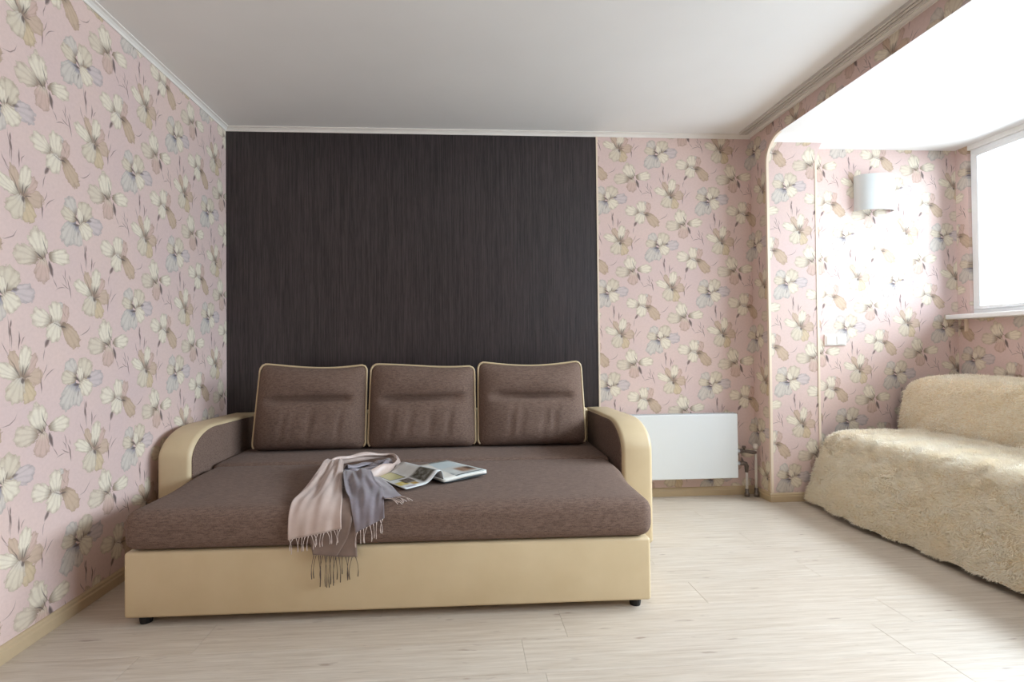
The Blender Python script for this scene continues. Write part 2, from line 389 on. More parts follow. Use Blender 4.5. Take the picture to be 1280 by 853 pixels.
struct(box('ceiling_balcony', XQ, XW + 0.2, YF - 0.15, DB + 0.2, ZS, ZS + 0.08, M['ceiling']))

# ------------------------------------------------------------------ floor: subfloor with single laminate planks
fl = struct(box('floor', XL - 0.15, XW + 0.2, YF - 0.15, D + 0.15, -0.08, -0.010, M['base']))
PW, PL, GAP = 0.193, 1.29, 0.0006
def plank_mesh(L, Wd):
    bm = bmesh.new(); b = 0.0007
    pts = [(0, 0, -0.010), (L, 0, -0.010), (L, Wd, -0.010), (0, Wd, -0.010), (0, 0, -b), (L, 0, -b), (L, Wd, -b), (0, Wd, -b), (b, b, 0), (L - b, b, 0), (L - b, Wd - b, 0), (b, Wd - b, 0)]
    v = [bm.verts.new(p) for p in pts]
    bm.faces.new((v[8], v[9], v[10], v[11])); bm.faces.new((v[3], v[2], v[1], v[0]))
    for i in range(4):
        j = (i + 1) % 4; bm.faces.new((v[i], v[j], v[4 + j], v[4 + i])); bm.faces.new((v[4 + i], v[4 + j], v[8 + j], v[8 + i]))
    me = bpy.data.meshes.new('plank'); bm.to_mesh(me); bm.free(); me.materials.append(M['floor']); return me
PLM = {}
JOINT = {0: -1.095, -1: 1.54}
r0 = math.floor((YF - 1.656) / PW)
for row in range(r0, 12):
    y0 = max(1.656 + row * PW, YF); y1 = min(1.656 + (row + 1) * PW, D)
    if y1 - y0 < 0.01: continue
    if y0 > DB - 0.02: xe = XP
    else:
        xe = XW; y1 = min(y1, DB) if y1 > DB and y0 < DB - 0.1 else y1
    j = JOINT.get(row, XL + (row * 0.47 % 1) * PL)
    xs = sorted(x for x in (j + k * PL for k in range(-4, 6)) if XL + 0.03 < x < xe - 0.03)
    cuts = [XL] + xs + [xe]
    for a, b in zip(cuts[:-1], cuts[1:]):
        key = (round(b - a - GAP, 4), round(y1 - y0 - GAP, 4))
        if key not in PLM: PLM[key] = plank_mesh(*key)
        o = bpy.data.objects.new('plank', PLM[key]); o.location = (a + GAP / 2, y0 + GAP / 2, 0); link(o, fl)

# ------------------------------------------------------------------ baseboards, cornices, corner strips
def baseboard(name, x0, y0, x1, y1, nx, ny, h=0.058, t=0.014):
    """along (x0,y0)-(x1,y1), room side normal (nx,ny)"""
    V, F = [], []
    prof = [(0, 0), (t, 0), (t, h * 0.62), (t * 0.75, h * 0.72), (t * 0.7, h * 0.86), (t * 0.35, h * 0.97), (0, h)]
    for (px, py) in ((x0, y0), (x1, y1)):
        for (a, z) in prof: V.append((px + nx * a, py + ny * a, z))
    n = len(prof)
    for i in range(n):
        j = (i + 1) % n; F.append((i, j, n + j, n + i))
    F.append(tuple(range(n - 1, -1, -1))); F.append(tuple(range(n, 2 * n)))
    o = mesh_obj(name, V, F, M['base']); bm = bmesh.new(); bm.from_mesh(o.data); bmesh.ops.recalc_face_normals(bm, faces=bm.faces[:]); bm.to_mesh(o.data); bm.free()
    return struct(o)
baseboard('baseboard_left', XL, YF, XL, D, 1, 0)
baseboard('baseboard_back', XL + 0.014, D, XP, D, 0, -1)
baseboard('baseboard_return', XP, D - 0.014, XP, DP, -1, 0)
baseboard('baseboard_pillar', XP - 0.014, DP, XQ, DP, 0, -1)
baseboard('baseboard_balcony', XQ, DB, XW, DB, 0, -1)
baseboard('baseboard_window', XW, YF, XW, DB - 0.014, -1, 0)
def cornice(name, axis, a, b, c0, sgn, size=0.027):
    pts = [(0, 0), (size, 0), (size, -0.005), (size * 0.62, -size * 0.30), (size * 0.30, -size * 0.62), (0.005, -size), (0, -size)]
    return struct(extrude_poly(name, [(c0 + sgn * x, H + z) for x, z in pts], axis, a, b, M['cornice'], smooth=False))
cornice('trim_1', 0, XL, XP, D, -1)          # back wall, polygon in y-z
cornice('trim_2', 1, YF, D - 0.002, XL, 1)    # left wall, polygon in x-z
cornice('trim_3', 1, YF, D - 0.002, XP, -1, 0.020)   # along the beam
struct(extrude_poly('trim_4', [(XD - 0.005, D - 0.006), (XD + 0.006, D - 0.006), (XD + 0.006, D), (XD - 0.005, D)], 2, 0.058, H - 0.027, M['strip']))
def corner_strip(name, x, y, sx, z1, wd=0.014, t=0.0025):
    # L profile lapping both faces of an outer corner: one leg along x, one along y
    pts = [(x - sx * t, y - t), (x + sx * wd, y - t), (x + sx * wd, y), (x, y), (x, y + wd), (x - sx * t, y + wd)]
    return struct(extrude_poly(name, pts, 2, 0.058, z1, M['strip']))
corner_strip('trim_5', XP, DP, 1, ZS - rad)
corner_strip('trim_6', XQ, DP, -1, ZS - 0.02, 0.012)
# the strip goes on round the arched corner
pth = []
for k in range(0, 13):
    a = k / 12 * PI / 2; pth.append((DP - rad + (rad - 0.002) * math.cos(a), ZS - rad + (rad - 0.002) * math.sin(a)))
V, F = [], []
for (y, z) in pth:
    cy, cz = DP - rad, ZS - rad; dy, dz = (y - cy), (z - cz); l = math.hypot(dy, dz); dy /= l; dz /= l
    V += [(XP - 0.0025, cy + dy * (rad - 0.0025), cz + dz * (rad - 0.0025)), (XP + 0.014, cy + dy * (rad - 0.0025), cz + dz * (rad - 0.0025)), (XP + 0.014, y + dy * 0.002, z + dz * 0.002), (XP - 0.0025, cy + dy * (rad + 0.014), cz + dz * (rad + 0.014))]
for i in range(12):
    for k in range(4): F.append((i * 4 + k, i * 4 + (k + 1) % 4, i * 4 + 4 + (k + 1) % 4, i * 4 + 4 + k))
F += [(3, 2, 1, 0), (48, 49, 50, 51)]
struct(mesh_obj('trim_7', V, F, M['strip']))

# ------------------------------------------------------------------ windows
def window(name, axis, p, s0, s1, z0, z1, cuts, depth, outward):
    """axis 'x': plane x=p running along y; axis 'y': plane y=p running along x"""
    def B(n, a0, a1, zz0, zz1, d0, d1, mat, parent, bev=0.004):
        lo, hi = sorted((p + outward * d0, p + outward * d1))
        return box(n, lo, hi, a0, a1, zz0, zz1, mat, parent, bev, 1, False) if axis == 'x' else box(n, a0, a1, lo, hi, zz0, zz1, mat, parent, bev, 1, False)
    root = bpy.data.objects.new(name, None); COL.objects.link(root); struct(root)
    t = 0.030
    B('window_frame', s0, s1, z0, z0 + t, 0.02, depth, M['pvc'], root); B('window_frame', s0, s1, z1 - t, z1, 0.02, depth, M['pvc'], root)
    B('window_frame', s0, s0 + t, z0 + t, z1 - t, 0.02, depth, M['pvc'], root); B('window_frame', s1 - t, s1, z0 + t, z1 - t, 0.02, depth, M['pvc'], root)
    edges = [s0 + t] + cuts + [s1 - t]
    for c in cuts: B('mullion', c - 0.02, c + 0.02, z0 + t, z1 - t, 0.02, depth, M['pvc'], root)
    for i in range(len(edges) - 1):
        a, b = edges[i] + (0.02 if i else 0), edges[i + 1] - (0.02 if i < len(edges) - 2 else 0)
        q = 0.024
        for (x0, x1, zz0, zz1) in ((a, b, z0 + t, z0 + t + q), (a, b, z1 - t - q, z1 - t), (a, a + q, z0 + t + q, z1 - t - q), (b - q, b, z0 + t + q, z1 - t - q)):
            B('sash_rail', x0, x1, zz0, zz1, 0.012, depth - 0.015, M['pvc'], root)
        B('pane', a + q, b - q, z0 + t + q, z1 - t - q, 0.035, 0.041, M['glass'], root, 0)
    return root
w1 = window('window_1', 'x', XW, W1Y0, W1Y1, W1Z0, W1Z1, [2.30, 1.25, 0.25], 0.075, 1)
sill = box('window_sill', XW - 0.10, XW + 0.02, W1Y0 - 0.05, DB - 0.001, 1.190, W1Z0, M['pvc'], w1, 0.006, 3)
box('sill_bracket', XW - 0.018, XW - 0.0005, 3.375, 3.392, 1.105, 1.190, M['strip'], w1, 0.003)

# ------------------------------------------------------------------ curtain rail on the ceiling
cr = thing('curtain_rail', (1.935, 1.0, H), 'grey grooved curtain rail on the ceiling along the wallpapered beam', 'curtain rail')
x0, x1 = -0.028, 0.028
def rail_part(name, pts, mat): extrude_poly(name, pts, 1, YF + 0.05 - 1.0, D - 0.045 - 1.0, mat, cr)
rail_part('rail_body', [(-0.030, -0.0002), (0.026, -0.0002), (0.026, -0.016), (0.012, -0.016), (0.012, -0.007), (0.006, -0.007), (0.006, -0.016), (-0.010, -0.016), (-0.010, -0.007), (-0.016, -0.007), (-0.016, -0.016), (-0.030, -0.016)], M['rail'])
for gx in (0.009, -0.013): rail_part('groove', [(gx - 0.003, -0.007), (gx + 0.003, -0.007), (gx + 0.003, -0.0085), (gx - 0.003, -0.0085)], M['rail'])

# ------------------------------------------------------------------ sofa bed
SX, SY = -0.2707, 2.031
sofa = thing('sofa_bed', (SX, SY, 0), 'unfolded brown fabric sofa bed with cream leatherette armrests and base', 'sofa')
sofa.rotation_euler = (0, 0, -0.0106)
hw = 0.997
box('base', -hw, hw, 0, 0.78, 0.033, 0.277, M['leather'], sofa, 0.012, 3)
box('rear_base', -1.058, 1.058, 0.79, 1.40, 0.033, 0.27, M['under'], sofa, 0.01)
def pad(name, x0, x1, y0, y1, z0, z1, bev, mat, crown=0.006, nx=40, ny=16):
    b = bm_box(x0, x1, y0, y1, z0, z1, bev, 5)
    bmesh.ops.subdivide_edges(b, edges=[e for e in b.edges if e.calc_length() > 0.15], cuts=14, use_grid_fill=True)
    for v in b.verts:
        u_ = (v.co.x - x0) / (x1 - x0); w_ = (v.co.y - y0) / (y1 - y0)
        k = max(0, math.sin(PI * min(max(u_, 0), 1)) * math.sin(PI * min(max(w_, 0), 1))) ** 0.5
        n = math.sin(v.co.x * 9.1 + 1.3) * math.sin(v.co.y * 11.7 + 0.4) + 0.5 * math.sin(v.co.x * 23 + v.co.y * 17)
        if name == 'mattress':
            q_ = min(max((v.co.y - 0.25) / 0.35, 0), 1); v.co.x *= 1 + 0.036 * q_ * q_ * (3 - 2 * q_)
        if v.co.z > z1 - 0.002: v.co.z += crown * k + 0.0016 * n * k
        if v.co.y < y0 + 0.002: v.co.y += 0.004 * math.sin(v.co.x * 4.3 + 1) * 0.5
    return bm_obj(name, b, mat, sofa, True)
pad('mattress', -1.003, 1.008, -0.012, 0.785, 0.279, 0.430, 0.048, M['fabric'])
pad('rear_seat', -1.052, 1.052, 0.785, 1.33, 0.27, 0.432, 0.028, M['fabric'])
def armrest(x0, x1, inner):
    y0, ye = 0.60, 1.45
    def prof(dy, dz, yend):
        P = [(y0 + dy, 0.02 if dz == 0 else 0.20), (y0 + dy, 0.50 - dz)]
        for k in range(1, 12):
            a = k / 12 * PI / 2; P.append((y0 + dy + (0.26 - dy) * (1 - math.cos(a)), 0.50 - dz + 0.138 * math.sin(a)))
        P += [(y0 + 0.26, 0.638 - dz), (yend, 0.626 - dz), (yend, 0.02 if dz == 0 else 0.20)]
        return P
    a = extrude_poly('armrest', prof(0, 0, ye), 0, x0, x1, M['leather'], sofa, 0.022, 4); auto_smooth(a, 50)
    xa, xb = (x1 - 0.004, x1 + 0.005) if inner > 0 else (x0 - 0.005, x0 + 0.004)
    pnl = extrude_poly('inner_panel', prof(0.016, 0.014, ye - 0.10), 0, xa, xb, M['fabric'], a, 0.003, 2); auto_smooth(pnl, 50)
    return a
armrest(-1.222, -1.064, 1); armrest(1.064, 1.222, -1)
box('backrest', -1.062, 1.062, 1.335, 1.455, 0.06, 0.632, M['leather'], sofa, 0.02, 3)
def foot(x, y):
    bm = bmesh.new(); bmesh.ops.create_cone(bm, cap_ends=True, segments=14, radius1=0.021, radius2=0.026, depth=0.034, matrix=Matrix.Translation((x, y, 0.017)))
    bm_obj('foot', bm, M['black'], sofa, False)
for x in (-0.94, 0.945):
    for y in (0.045, 0.70): foot(x, y)
for x in (-1.13, 1.13):
    for y in (0.68, 1.35):
        bm = bmesh.new(); bmesh.ops.create_cone(bm, cap_ends=True, segments=12, radius1=0.02, radius2=0.022, depth=0.024, matrix=Matrix.Translation((x, y, 0.012))); bm_obj('foot', bm, M['black'], sofa)

# ------------------------------------------------------------------ back cushions with cream piping
def cushion(xc, wtop, wbot, dxtop, zt, label, seed, rot=0.0):
    rs = random.Random(seed)
    root = thing('back_cushion', (xc, 3.145, 0.440), label, 'cushion', 'back cushions on the sofa bed')
    root.rotation_euler = (math.radians(-9), 0, rot)
    nu, nv = 44, 34; T = 0.098; hh = zt
    V, F = [], []
    ph = [rs.uniform(0, 6.28) for _ in range(6)]
    def outline(s, t):            # s,t in -1..1 -> x,z with rounded corners and a sagging top edge
        wd = (wbot + (wtop - wbot) * (t + 1) / 2) / 2
        k = 0.05
        x = s * wd + dxtop * (t + 1) / 2
        z = (t + 1) / 2 * hh
        if t > 0: z -= 0.012 * (1 - s * s) * t * t + (0.010 * math.sin(2.1 * s + ph[0])) * t * t
        rc = 0.040; px, pz = abs(s) * wd, abs(t) * hh / 2
        if px > wd - rc and pz > hh / 2 - rc:
            dx, dz = (px - wd + rc) / rc, (pz - hh / 2 + rc) / rc
            x -= math.copysign(rc * dx * (1 - math.sqrt(1 - dz * dz / 2)), s); z -= math.copysign(rc * dz * (1 - math.sqrt(1 - dx * dx / 2)), t)
        return x, z
    def depth(s, t, side):
        d = T * ((1 - abs(s) ** 3.6) ** 0.55) * ((1 - abs(t) ** (3.2 if t > 0 else 6.0)) ** 0.55)
        if side < 0:
            win = 1 / (1 + math.exp((abs(s) - 0.72) * 16)); zc = 0.16 + 0.03 * math.sin(s * 2 + ph[1])
            d -= (0.050 * math.exp(-((t - zc) / 0.045) ** 2) + 0.022 * math.exp(-((t - zc) / 0.20) ** 2)) * win
            for q in range(4):
                sx = -0.5 + 0.32 * q + 0.1 * math.sin(ph[q]); amp = 0.012 * (0.4 + 0.6 * abs(math.sin(ph[q] * 3)))
                d -= amp * math.exp(-((s - sx - 0.12 * (t + 0.45)) / 0.035) ** 2) * math.exp(-((t + 0.45) / 0.35) ** 2)
            d += 0.004 * math.sin(5 * s + ph[2]) * math.sin(4 * t + ph[3])
        return d
    def grid(side):
        b = len(V)
        for j in range(nv + 1):
            t = -math.cos(PI * j / nv) * 0.5 + (-1 + 2 * j / nv) * 0.5
            for i in range(nu + 1):
                s = -math.cos(PI * i / nu) * 0.5 + (-1 + 2 * i / nu) * 0.5
                x, z = outline(s, t); V.append((x, side * depth(s, t, side), z))
        for j in range(nv):
            for i in range(nu):
                a = b + j * (nu + 1) + i; q = (a, a + 1, a + nu + 2, a + nu + 1)
                F.append(q if side < 0 else tuple(reversed(q)))
    grid(-1); grid(1)
    o = mesh_obj('cover', V, F, M['fabric'], root, True)
    bm = bmesh.new(); bm.from_mesh(o.data); bmesh.ops.remove_doubles(bm, verts=bm.verts[:], dist=0.0004); bm.to_mesh(o.data); bm.free()
    # piping tube round the seam
    path = []
    N = 26
    for i in range(N): t = -1 + 2 * i / N; path.append((1, t))
    for i in range(N): s = 1 - 2 * i / N; path.append((s, 1))
    for i in range(N + 1): t = 1 - 2 * i / N; path.append((-1, t))
    pts = []
    for s, t in path:
        x, z = outline(s, t); pts.append((x, -0.012, max(z, 0.004)))
    tube('piping', pts, 0.0062, M['leather'], root, 6, False)
    return root
cushion(-0.905, 0.626, 0.650, 0.012, 0.500, 'brown back cushion with cream piping by the floral wall', 1)
cushion(-0.248, 0.622, 0.634, 0.004, 0.492, 'brown back cushion between the two outer cushions of the sofa bed', 2)
cushion(0.410, 0.634, 0.650, -0.002, 0.500, 'brown back cushion with cream piping on the radiator side', 3)

# ------------------------------------------------------------------ radiator with pipes
rd = thing('radiator', (1.40, D - 0.06, 0.13), 'white flat panel radiator on the floral wall beside the sofa bed', 'radiator')
rx0, rx1 = -0.425, 0.434      # local x
yf_, yb_ = -0.040, 0.034     # front / back, local y
box('front_panel', rx0, rx1, yf_, yf_ + 0.012, 0.006, 0.436, M['radiator'], rd, 0.004, 2)
box('rear_panel', rx0, rx1, yb_ - 0.012, yb_, 0.006, 0.436, M['radiator'], rd, 0.003, 2)
for x in (rx0 + 0.002, rx1 - 0.006): box('side_cover', x, x + 0.004, yf_ + 0.012, yb_ - 0.012, 0.01, 0.440, M['radiator'], rd, 0.001, 1)
bm = bmesh.new()
for k in range(46):
    x = rx0 + 0.012 + k * (rx1 - rx0 - 0.03) / 45; bm_box(x, x + 0.007, yf_ + 0.013, yb_ - 0.013, 0.424, 0.438, 0, 1, bm)
for y in (yf_ + 0.013, -0.006, yb_ - 0.017): bm_box(rx0 + 0.008, rx1 - 0.008, y, y + 0.004, 0.420, 0.437, 0, 1, bm)
g_ = bm_obj('top_grille', bm, M['radiator'], rd)
box('convector_fins', rx0 + 0.02, rx1 - 0.02, yf_ + 0.014, yb_ - 0.014, 0.02, 0.41, M['grille'], rd, 0.002, 1)
for x in (-0.35, 0.30): box('bracket', x - 0.02, x + 0.02, yb_, 0.0598, 0.10, 0.36, M['grille'], rd, 0.002, 1)
def loc_(x, y, z): return (x - 1.40, y - (D - 0.06), z - 0.13)
yA, yB, xA, xB = D - 0.062, D - 0.072, 1.912, 1.972
tube('pipe', [loc_(xA, yA, 0.0), loc_(xA, yA, 0.19)], 0.0085, M['pipe'], rd)
tube('pipe', [loc_(xB, yB, 0.0), loc_(xB, yB, 0.335)], 0.0085, M['pipe'], rd)
for (x, y, z0, z1, r_) in ((xA, yA, 0.001, 0.052, 0.0125), (xB, yB, 0.001, 0.060, 0.0125)):
    tube('floor_collar', [loc_(x, y, z0), loc_(x, y, (z0 + z1) / 2 - 0.002), loc_(x, y, (z0 + z1) / 2), loc_(x, y, z1)], [r_ + 0.004, r_ + 0.004, r_, r_], M['chrome'], rd)
tube('stub', [loc_(1.832, yA, 0.309), loc_(1.866, yA, 0.309)], 0.011, M['radiator'], rd); tube('stub', [loc_(1.832, yA, 0.226), loc_(1.866, yA, 0.226)], 0.011, M['radiator'], rd)
v1 = tube('valve', [loc_(1.864, yA, 0.309), loc_(1.884, yA, 0.309), loc_(1.886, yA, 0.308), loc_(1.92, yA, 0.305), loc_(1.95, yB, 0.300), loc_(xB, yB, 0.300)], [0.015, 0.015, 0.011, 0.011, 0.013, 0.013], M['chrome'], rd)
tube('thermostat_knob', [loc_(1.895, yA, 0.312), loc_(1.895, yA, 0.328), loc_(1.895, yA, 0.330), loc_(1.895, yA, 0.343)], [0.008, 0.008, 0.014, 0.012], M['chrome'], v1, 10)
tube('valve', [loc_(1.864, yA, 0.226), loc_(1.890, yA, 0.226), loc_(1.905, yA, 0.222), loc_(xA, yA, 0.208), loc_(xA, yA, 0.165)], [0.014, 0.014, 0.015, 0.015, 0.011], M['chrome'], rd)
bm = bmesh.new(); bmesh.ops.create_uvsphere(bm, u_segments=14, v_segments=10, radius=0.019, matrix=Matrix.Translation(Vector(loc_(xB, yB, 0.340))) @ Matrix.Diagonal((1, 1, 1.15, 1)))
bm_obj('cap', bm, M['pipe'], rd, True)

# ------------------------------------------------------------------ wall lamp and light switch on the balcony wall
wl = thing('wall_lamp', (2.838, DB, 1.94), 'curved white wall lamp on the floral wall above the light switch', 'lamp')
box('wall_plate', -0.06, 0.06, -0.02, 0.0, 0.06, 0.18, M['white'], wl, 0.004, 2)
V, F = [], []
N = 24; hL = 0.243; a_, b_ = 0.136, 0.085
for (k_, off) in ((0, 0.0), (1, 0.005)):
    for z in (0.0, hL):
        for i in range(N + 1):
            an = PI * i / N; V.append((-(a_ - off) * math.cos(an), -0.003 - (b_ - off) * math.sin(an) ** 0.7, z))
n1 = N + 1
for i in range(N):
    F += [(i, i + 1, n1 + i + 1, n1 + i), (2 * n1 + i + 1, 2 * n1 + i, 3 * n1 + i, 3 * n1 + i + 1), (i + 1, i, 2 * n1 + i, 2 * n1 + i + 1), (n1 + i, n1 + i + 1, 3 * n1 + i + 1, 3 * n1 + i)]
F += [(0, n1, 3 * n1, 2 * n1), (N, 2 * n1 + N, 3 * n1 + N, n1 + N)]
sh = mesh_obj('shade', V, F, M['shade'], wl); auto_smooth(sh, 40)
box('arm', -0.012, 0.012, -0.088, -0.018, 0.110, 0.124, M['white'], wl, 0.002, 1)
tube('bulb', [(0, -0.045, 0.124), (0, -0.045, 0.150), (0, -0.045, 0.165), (0, -0.045, 0.195), (0, -0.045, 0.208)], [0.012, 0.012, 0.024, 0.024, 0.008], M['white'], wl, 12)
sw = thing('light_switch', (2.550, DB, 1.056), 'white double light switch on the floral wall below the lamp', 'switch')
box('frame', -0.0765, 0.0765, -0.009, 0, -0.039, 0.039, M['switch'], sw, 0.003, 2)
for x in (-0.0375, 0.0375):
    rk = box('rocker', x - 0.030, x + 0.030, -0.014, -0.008, -0.030, 0.030, M['switch'], sw, 0.0025, 2)

# ------------------------------------------------------------------ couch under plush throws
couch = thing('couch', (2.88, 2.33, 0), 'couch hidden under cream plush throws below the window', 'couch')
cy0, cy1 = -0.93, 0.93
box('body', -0.40, 0.50, cy0, cy1, 0.07, 0.38, M['under'], couch, 0.01)
box('seat', -0.42, 0.10, cy0, cy1, 0.381, 0.440, M['under'], couch, 0.02, 3)
box('backrest', 0.14, 0.50, cy0, cy1, 0.381, 0.77, M['under'], couch, 0.03, 3)
for x in (-0.34, 0.44):
    for y in (cy0 + 0.08, cy1 - 0.08): box('leg', x - 0.025, x + 0.025, y - 0.025, y + 0.025, 0, 0.07, M['black'], couch, 0.003, 1)

def interp(P, n):
    P = [Vector(p) for p in P]; L = [0]
    for a, b in zip(P[:-1], P[1:]): L.append(L[-1] + (b - a).length)
    out = []
    for k in range(n):
        s = L[-1] * k / (n - 1); i = min(max(j for j in range(len(L)) if L[j] <= s + 1e-9), len(P) - 2)
        f_ = (s - L[i]) / (L[i + 1] - L[i]); p0, p1, p2, p3 = P[max(i - 1, 0)], P[i], P[i + 1], P[min(i + 2, len(P) - 1)]
        out.append(0.5 * ((2 * p1) + (p2 - p0) * f_ + (2 * p0 - 5 * p1 + 4 * p2 - p3) * f_ ** 2 + (3 * p1 - p0 - 3 * p2 + p3) * f_ ** 3))
    return out
def pile(name, surf_v, surf_f, parent, count, length, seed, mat):
    """short plush strands: each a bent two-piece ribbon"""
    r = np.random.default_rng(seed)
    Vv = np.array([tuple(v) for v in surf_v]); Q = np.array(surf_f)
    T = np.concatenate([Q[:, [0, 1, 2]], Q[:, [0, 2, 3]]])
    a, b, c = Vv[T[:, 0]], Vv[T[:, 1]], Vv[T[:, 2]]
    nrm = np.cross(b - a, c - a); ar = np.linalg.norm(nrm, axis=1); ok = ar > 1e-10
    a, b, c, nrm, ar = a[ok], b[ok], c[ok], nrm[ok], ar[ok]; nrm /= ar[:, None]
    idx = r.choice(len(ar), count, p=ar / ar.sum()); u_, v_ = r.random(count), r.random(count); f_ = u_ + v_ > 1; u_[f_] = 1 - u_[f_]; v_[f_] = 1 - v_[f_]
    P = a[idx] + (b[idx] - a[idx]) * u_[:, None] + (c[idx] - a[idx]) * v_[:, None]; N_ = nrm[idx]
    # clumped lean
    ph = np.stack([np.sin(P[:, 1] * 61 + P[:, 2] * 43) + np.sin(P[:, 0] * 57 - P[:, 1] * 39), np.sin(P[:, 1] * 47 - P[:, 2] * 71 + 1) + np.sin(P[:, 0] * 83 + 2), np.sin(P[:, 2] * 53 + P[:, 1] * 29 + 3)], 1)
    lean = 0.38 * ph + r.normal(0, 0.35, (count, 3)); lean[:, 2] -= 0.25
    d1 = N_ * 0.9 + lean * 0.5; d1 /= np.linalg.norm(d1, axis=1)[:, None]
    d2 = N_ * 0.45 + lean + np.array([0, 0, -0.25]); d2 /= np.linalg.norm(d2, axis=1)[:, None]
    L = length * r.uniform(0.6, 1.25, count)[:, None]
    sd = np.cross(d1, r.normal(0, 1, (count, 3))); sd /= np.linalg.norm(sd, axis=1)[:, None]
    wd = 0.0018 * r.uniform(0.7, 1.4, count)[:, None]
    p1 = P + d1 * L * 0.5; p2 = p1 + d2 * L * 0.55
    vv = np.stack([P - sd * wd, P + sd * wd, p1 + sd * wd * 0.8, p1 - sd * wd * 0.8, p2], 1).reshape(-1, 3)
    base = np.arange(count)[:, None] * 5
    lo = np.concatenate([base + np.array([[0, 1, 2, 3]]), base + np.array([[3, 2, 4]])], 1).reshape(-1)
    me = bpy.data.meshes.new(name); me.vertices.add(count * 5); me.vertices.foreach_set('co', vv.reshape(-1))
    me.loops.add(count * 7); me.loops.foreach_set('vertex_index', lo)
    me.polygons.add(count * 2); st = (np.arange(count)[:, None] * 7 + np.array([[0, 4]])).reshape(-1)
    me.polygons.foreach_set('loop_start', st)
    try: me.polygons.foreach_set('loop_total', np.tile([4, 3], count))
    except Exception: pass
    me.materials.append(mat); me.update(calc_edges=True); me.validate()
    o = link(bpy.data.objects.new(name, me), parent); o['kind'] = 'stuff'
    return o
def throw(name, prof_f, y0, y1, ny, nx, label, amp, seed, count, length):
    V, F = [], []
    for j in range(ny + 1):
        t = j / ny; y = y0 + (y1 - y0) * t
        P = interp(prof_f(t, y), nx + 1)
        for i, p in enumerate(P):
            n = math.sin(y * 13 + i * 0.35 + seed) * math.sin(i * 0.6 + y * 7) + 0.6 * math.sin(y * 31 + i * 0.9)
            V.append((p.x + amp * n * 0.6, y + p.y, max(p.z + amp * n * 0.5, 0.012)))
    for j in range(ny):
        for i in range(nx): a = j * (nx + 1) + i; F.append((a, a + nx + 1, a + nx + 2, a + 1))
    root = thing(name, (2.6, 2.33, 0.0), label, 'throw')
    Vl = [(x - 2.6, y - 2.33, z) for x, y, z in V]
    o = mesh_obj('backing', Vl, F, M['furbase'], root, True)
    bm = bmesh.new(); bm.from_mesh(o.data); bmesh.ops.recalc_face_normals(bm, faces=bm.faces[:])
    up = sum((f_.normal.z + 0.3 * -f_.normal.x) * f_.calc_area() for f_ in bm.faces)
    flip = up < 0
    if flip: bmesh.ops.reverse_faces(bm, faces=bm.faces[:])
    bm.to_mesh(o.data); bm.free()
    fl_ = [tuple(p.vertices) for p in o.data.polygons]
    so = o.modifiers.new('thickness', 'SOLIDIFY'); so.thickness = 0.006; so.offset = -1
    pile('pile', Vl, fl_, root, count, length, seed, M['fur'])
    return root
def seat_prof(t, y):
    e = max(0, (t - 0.95) / 0.05); n = max(0, (0.04 - t) / 0.04)
    hem = 2.205 + 0.030 * math.sin(y * 3.1 + 2.2) + 0.015 * math.sin(y * 8.3) + 0.005 * e ** 2
    lift = 0.020 + 0.012 * (1 + math.sin(y * 6.7 + 0.5)) * 0.5
    dz = -0.03 * e ** 2 - 0.03 * n ** 2
    return [(hem, 0, lift), (hem + 0.025, 0, 0.12), (hem + 0.075, 0, 0.26), (2.335, 0, 0.385 + dz), (2.375 - 0.01 * e, 0, 0.440 + dz), (2.42, 0, 0.462 + dz), (2.54, 0, 0.468 + dz), (2.72, 0, 0.466 + dz), (2.88, 0, 0.462 + dz), (2.945, 0, 0.456 + dz)]
throw('seat_throw', seat_prof, 1.36, 3.288, 90, 34, 'cream plush throw hanging over the couch seat down to the floor', 0.008, 3, 130000, 0.022)
def back_prof(t, y):
    e = max(0, (t - 0.93) / 0.07); dz = -0.045 * e ** 2
    return [(2.945 - 0.01 * e, 0.01 * e, 0.462 - 0.03 * e), (2.962 - 0.01 * e, 0.01 * e, 0.56), (2.982, 0.01 * e, 0.68), (2.996, 0, 0.765 + dz), (3.03, 0, 0.797 + dz), (3.10, 0, 0.806 + dz), (3.22, 0, 0.808 + dz), (3.34, 0, 0.802 + dz), (3.385, 0, 0.770 + dz), (3.40, 0, 0.60)]
throw('back_throw', back_prof, 1.36, 3.375, 80, 26, 'cream plush throw draped over the couch backrest under the window sill', 0.007, 5, 66000, 0.021)

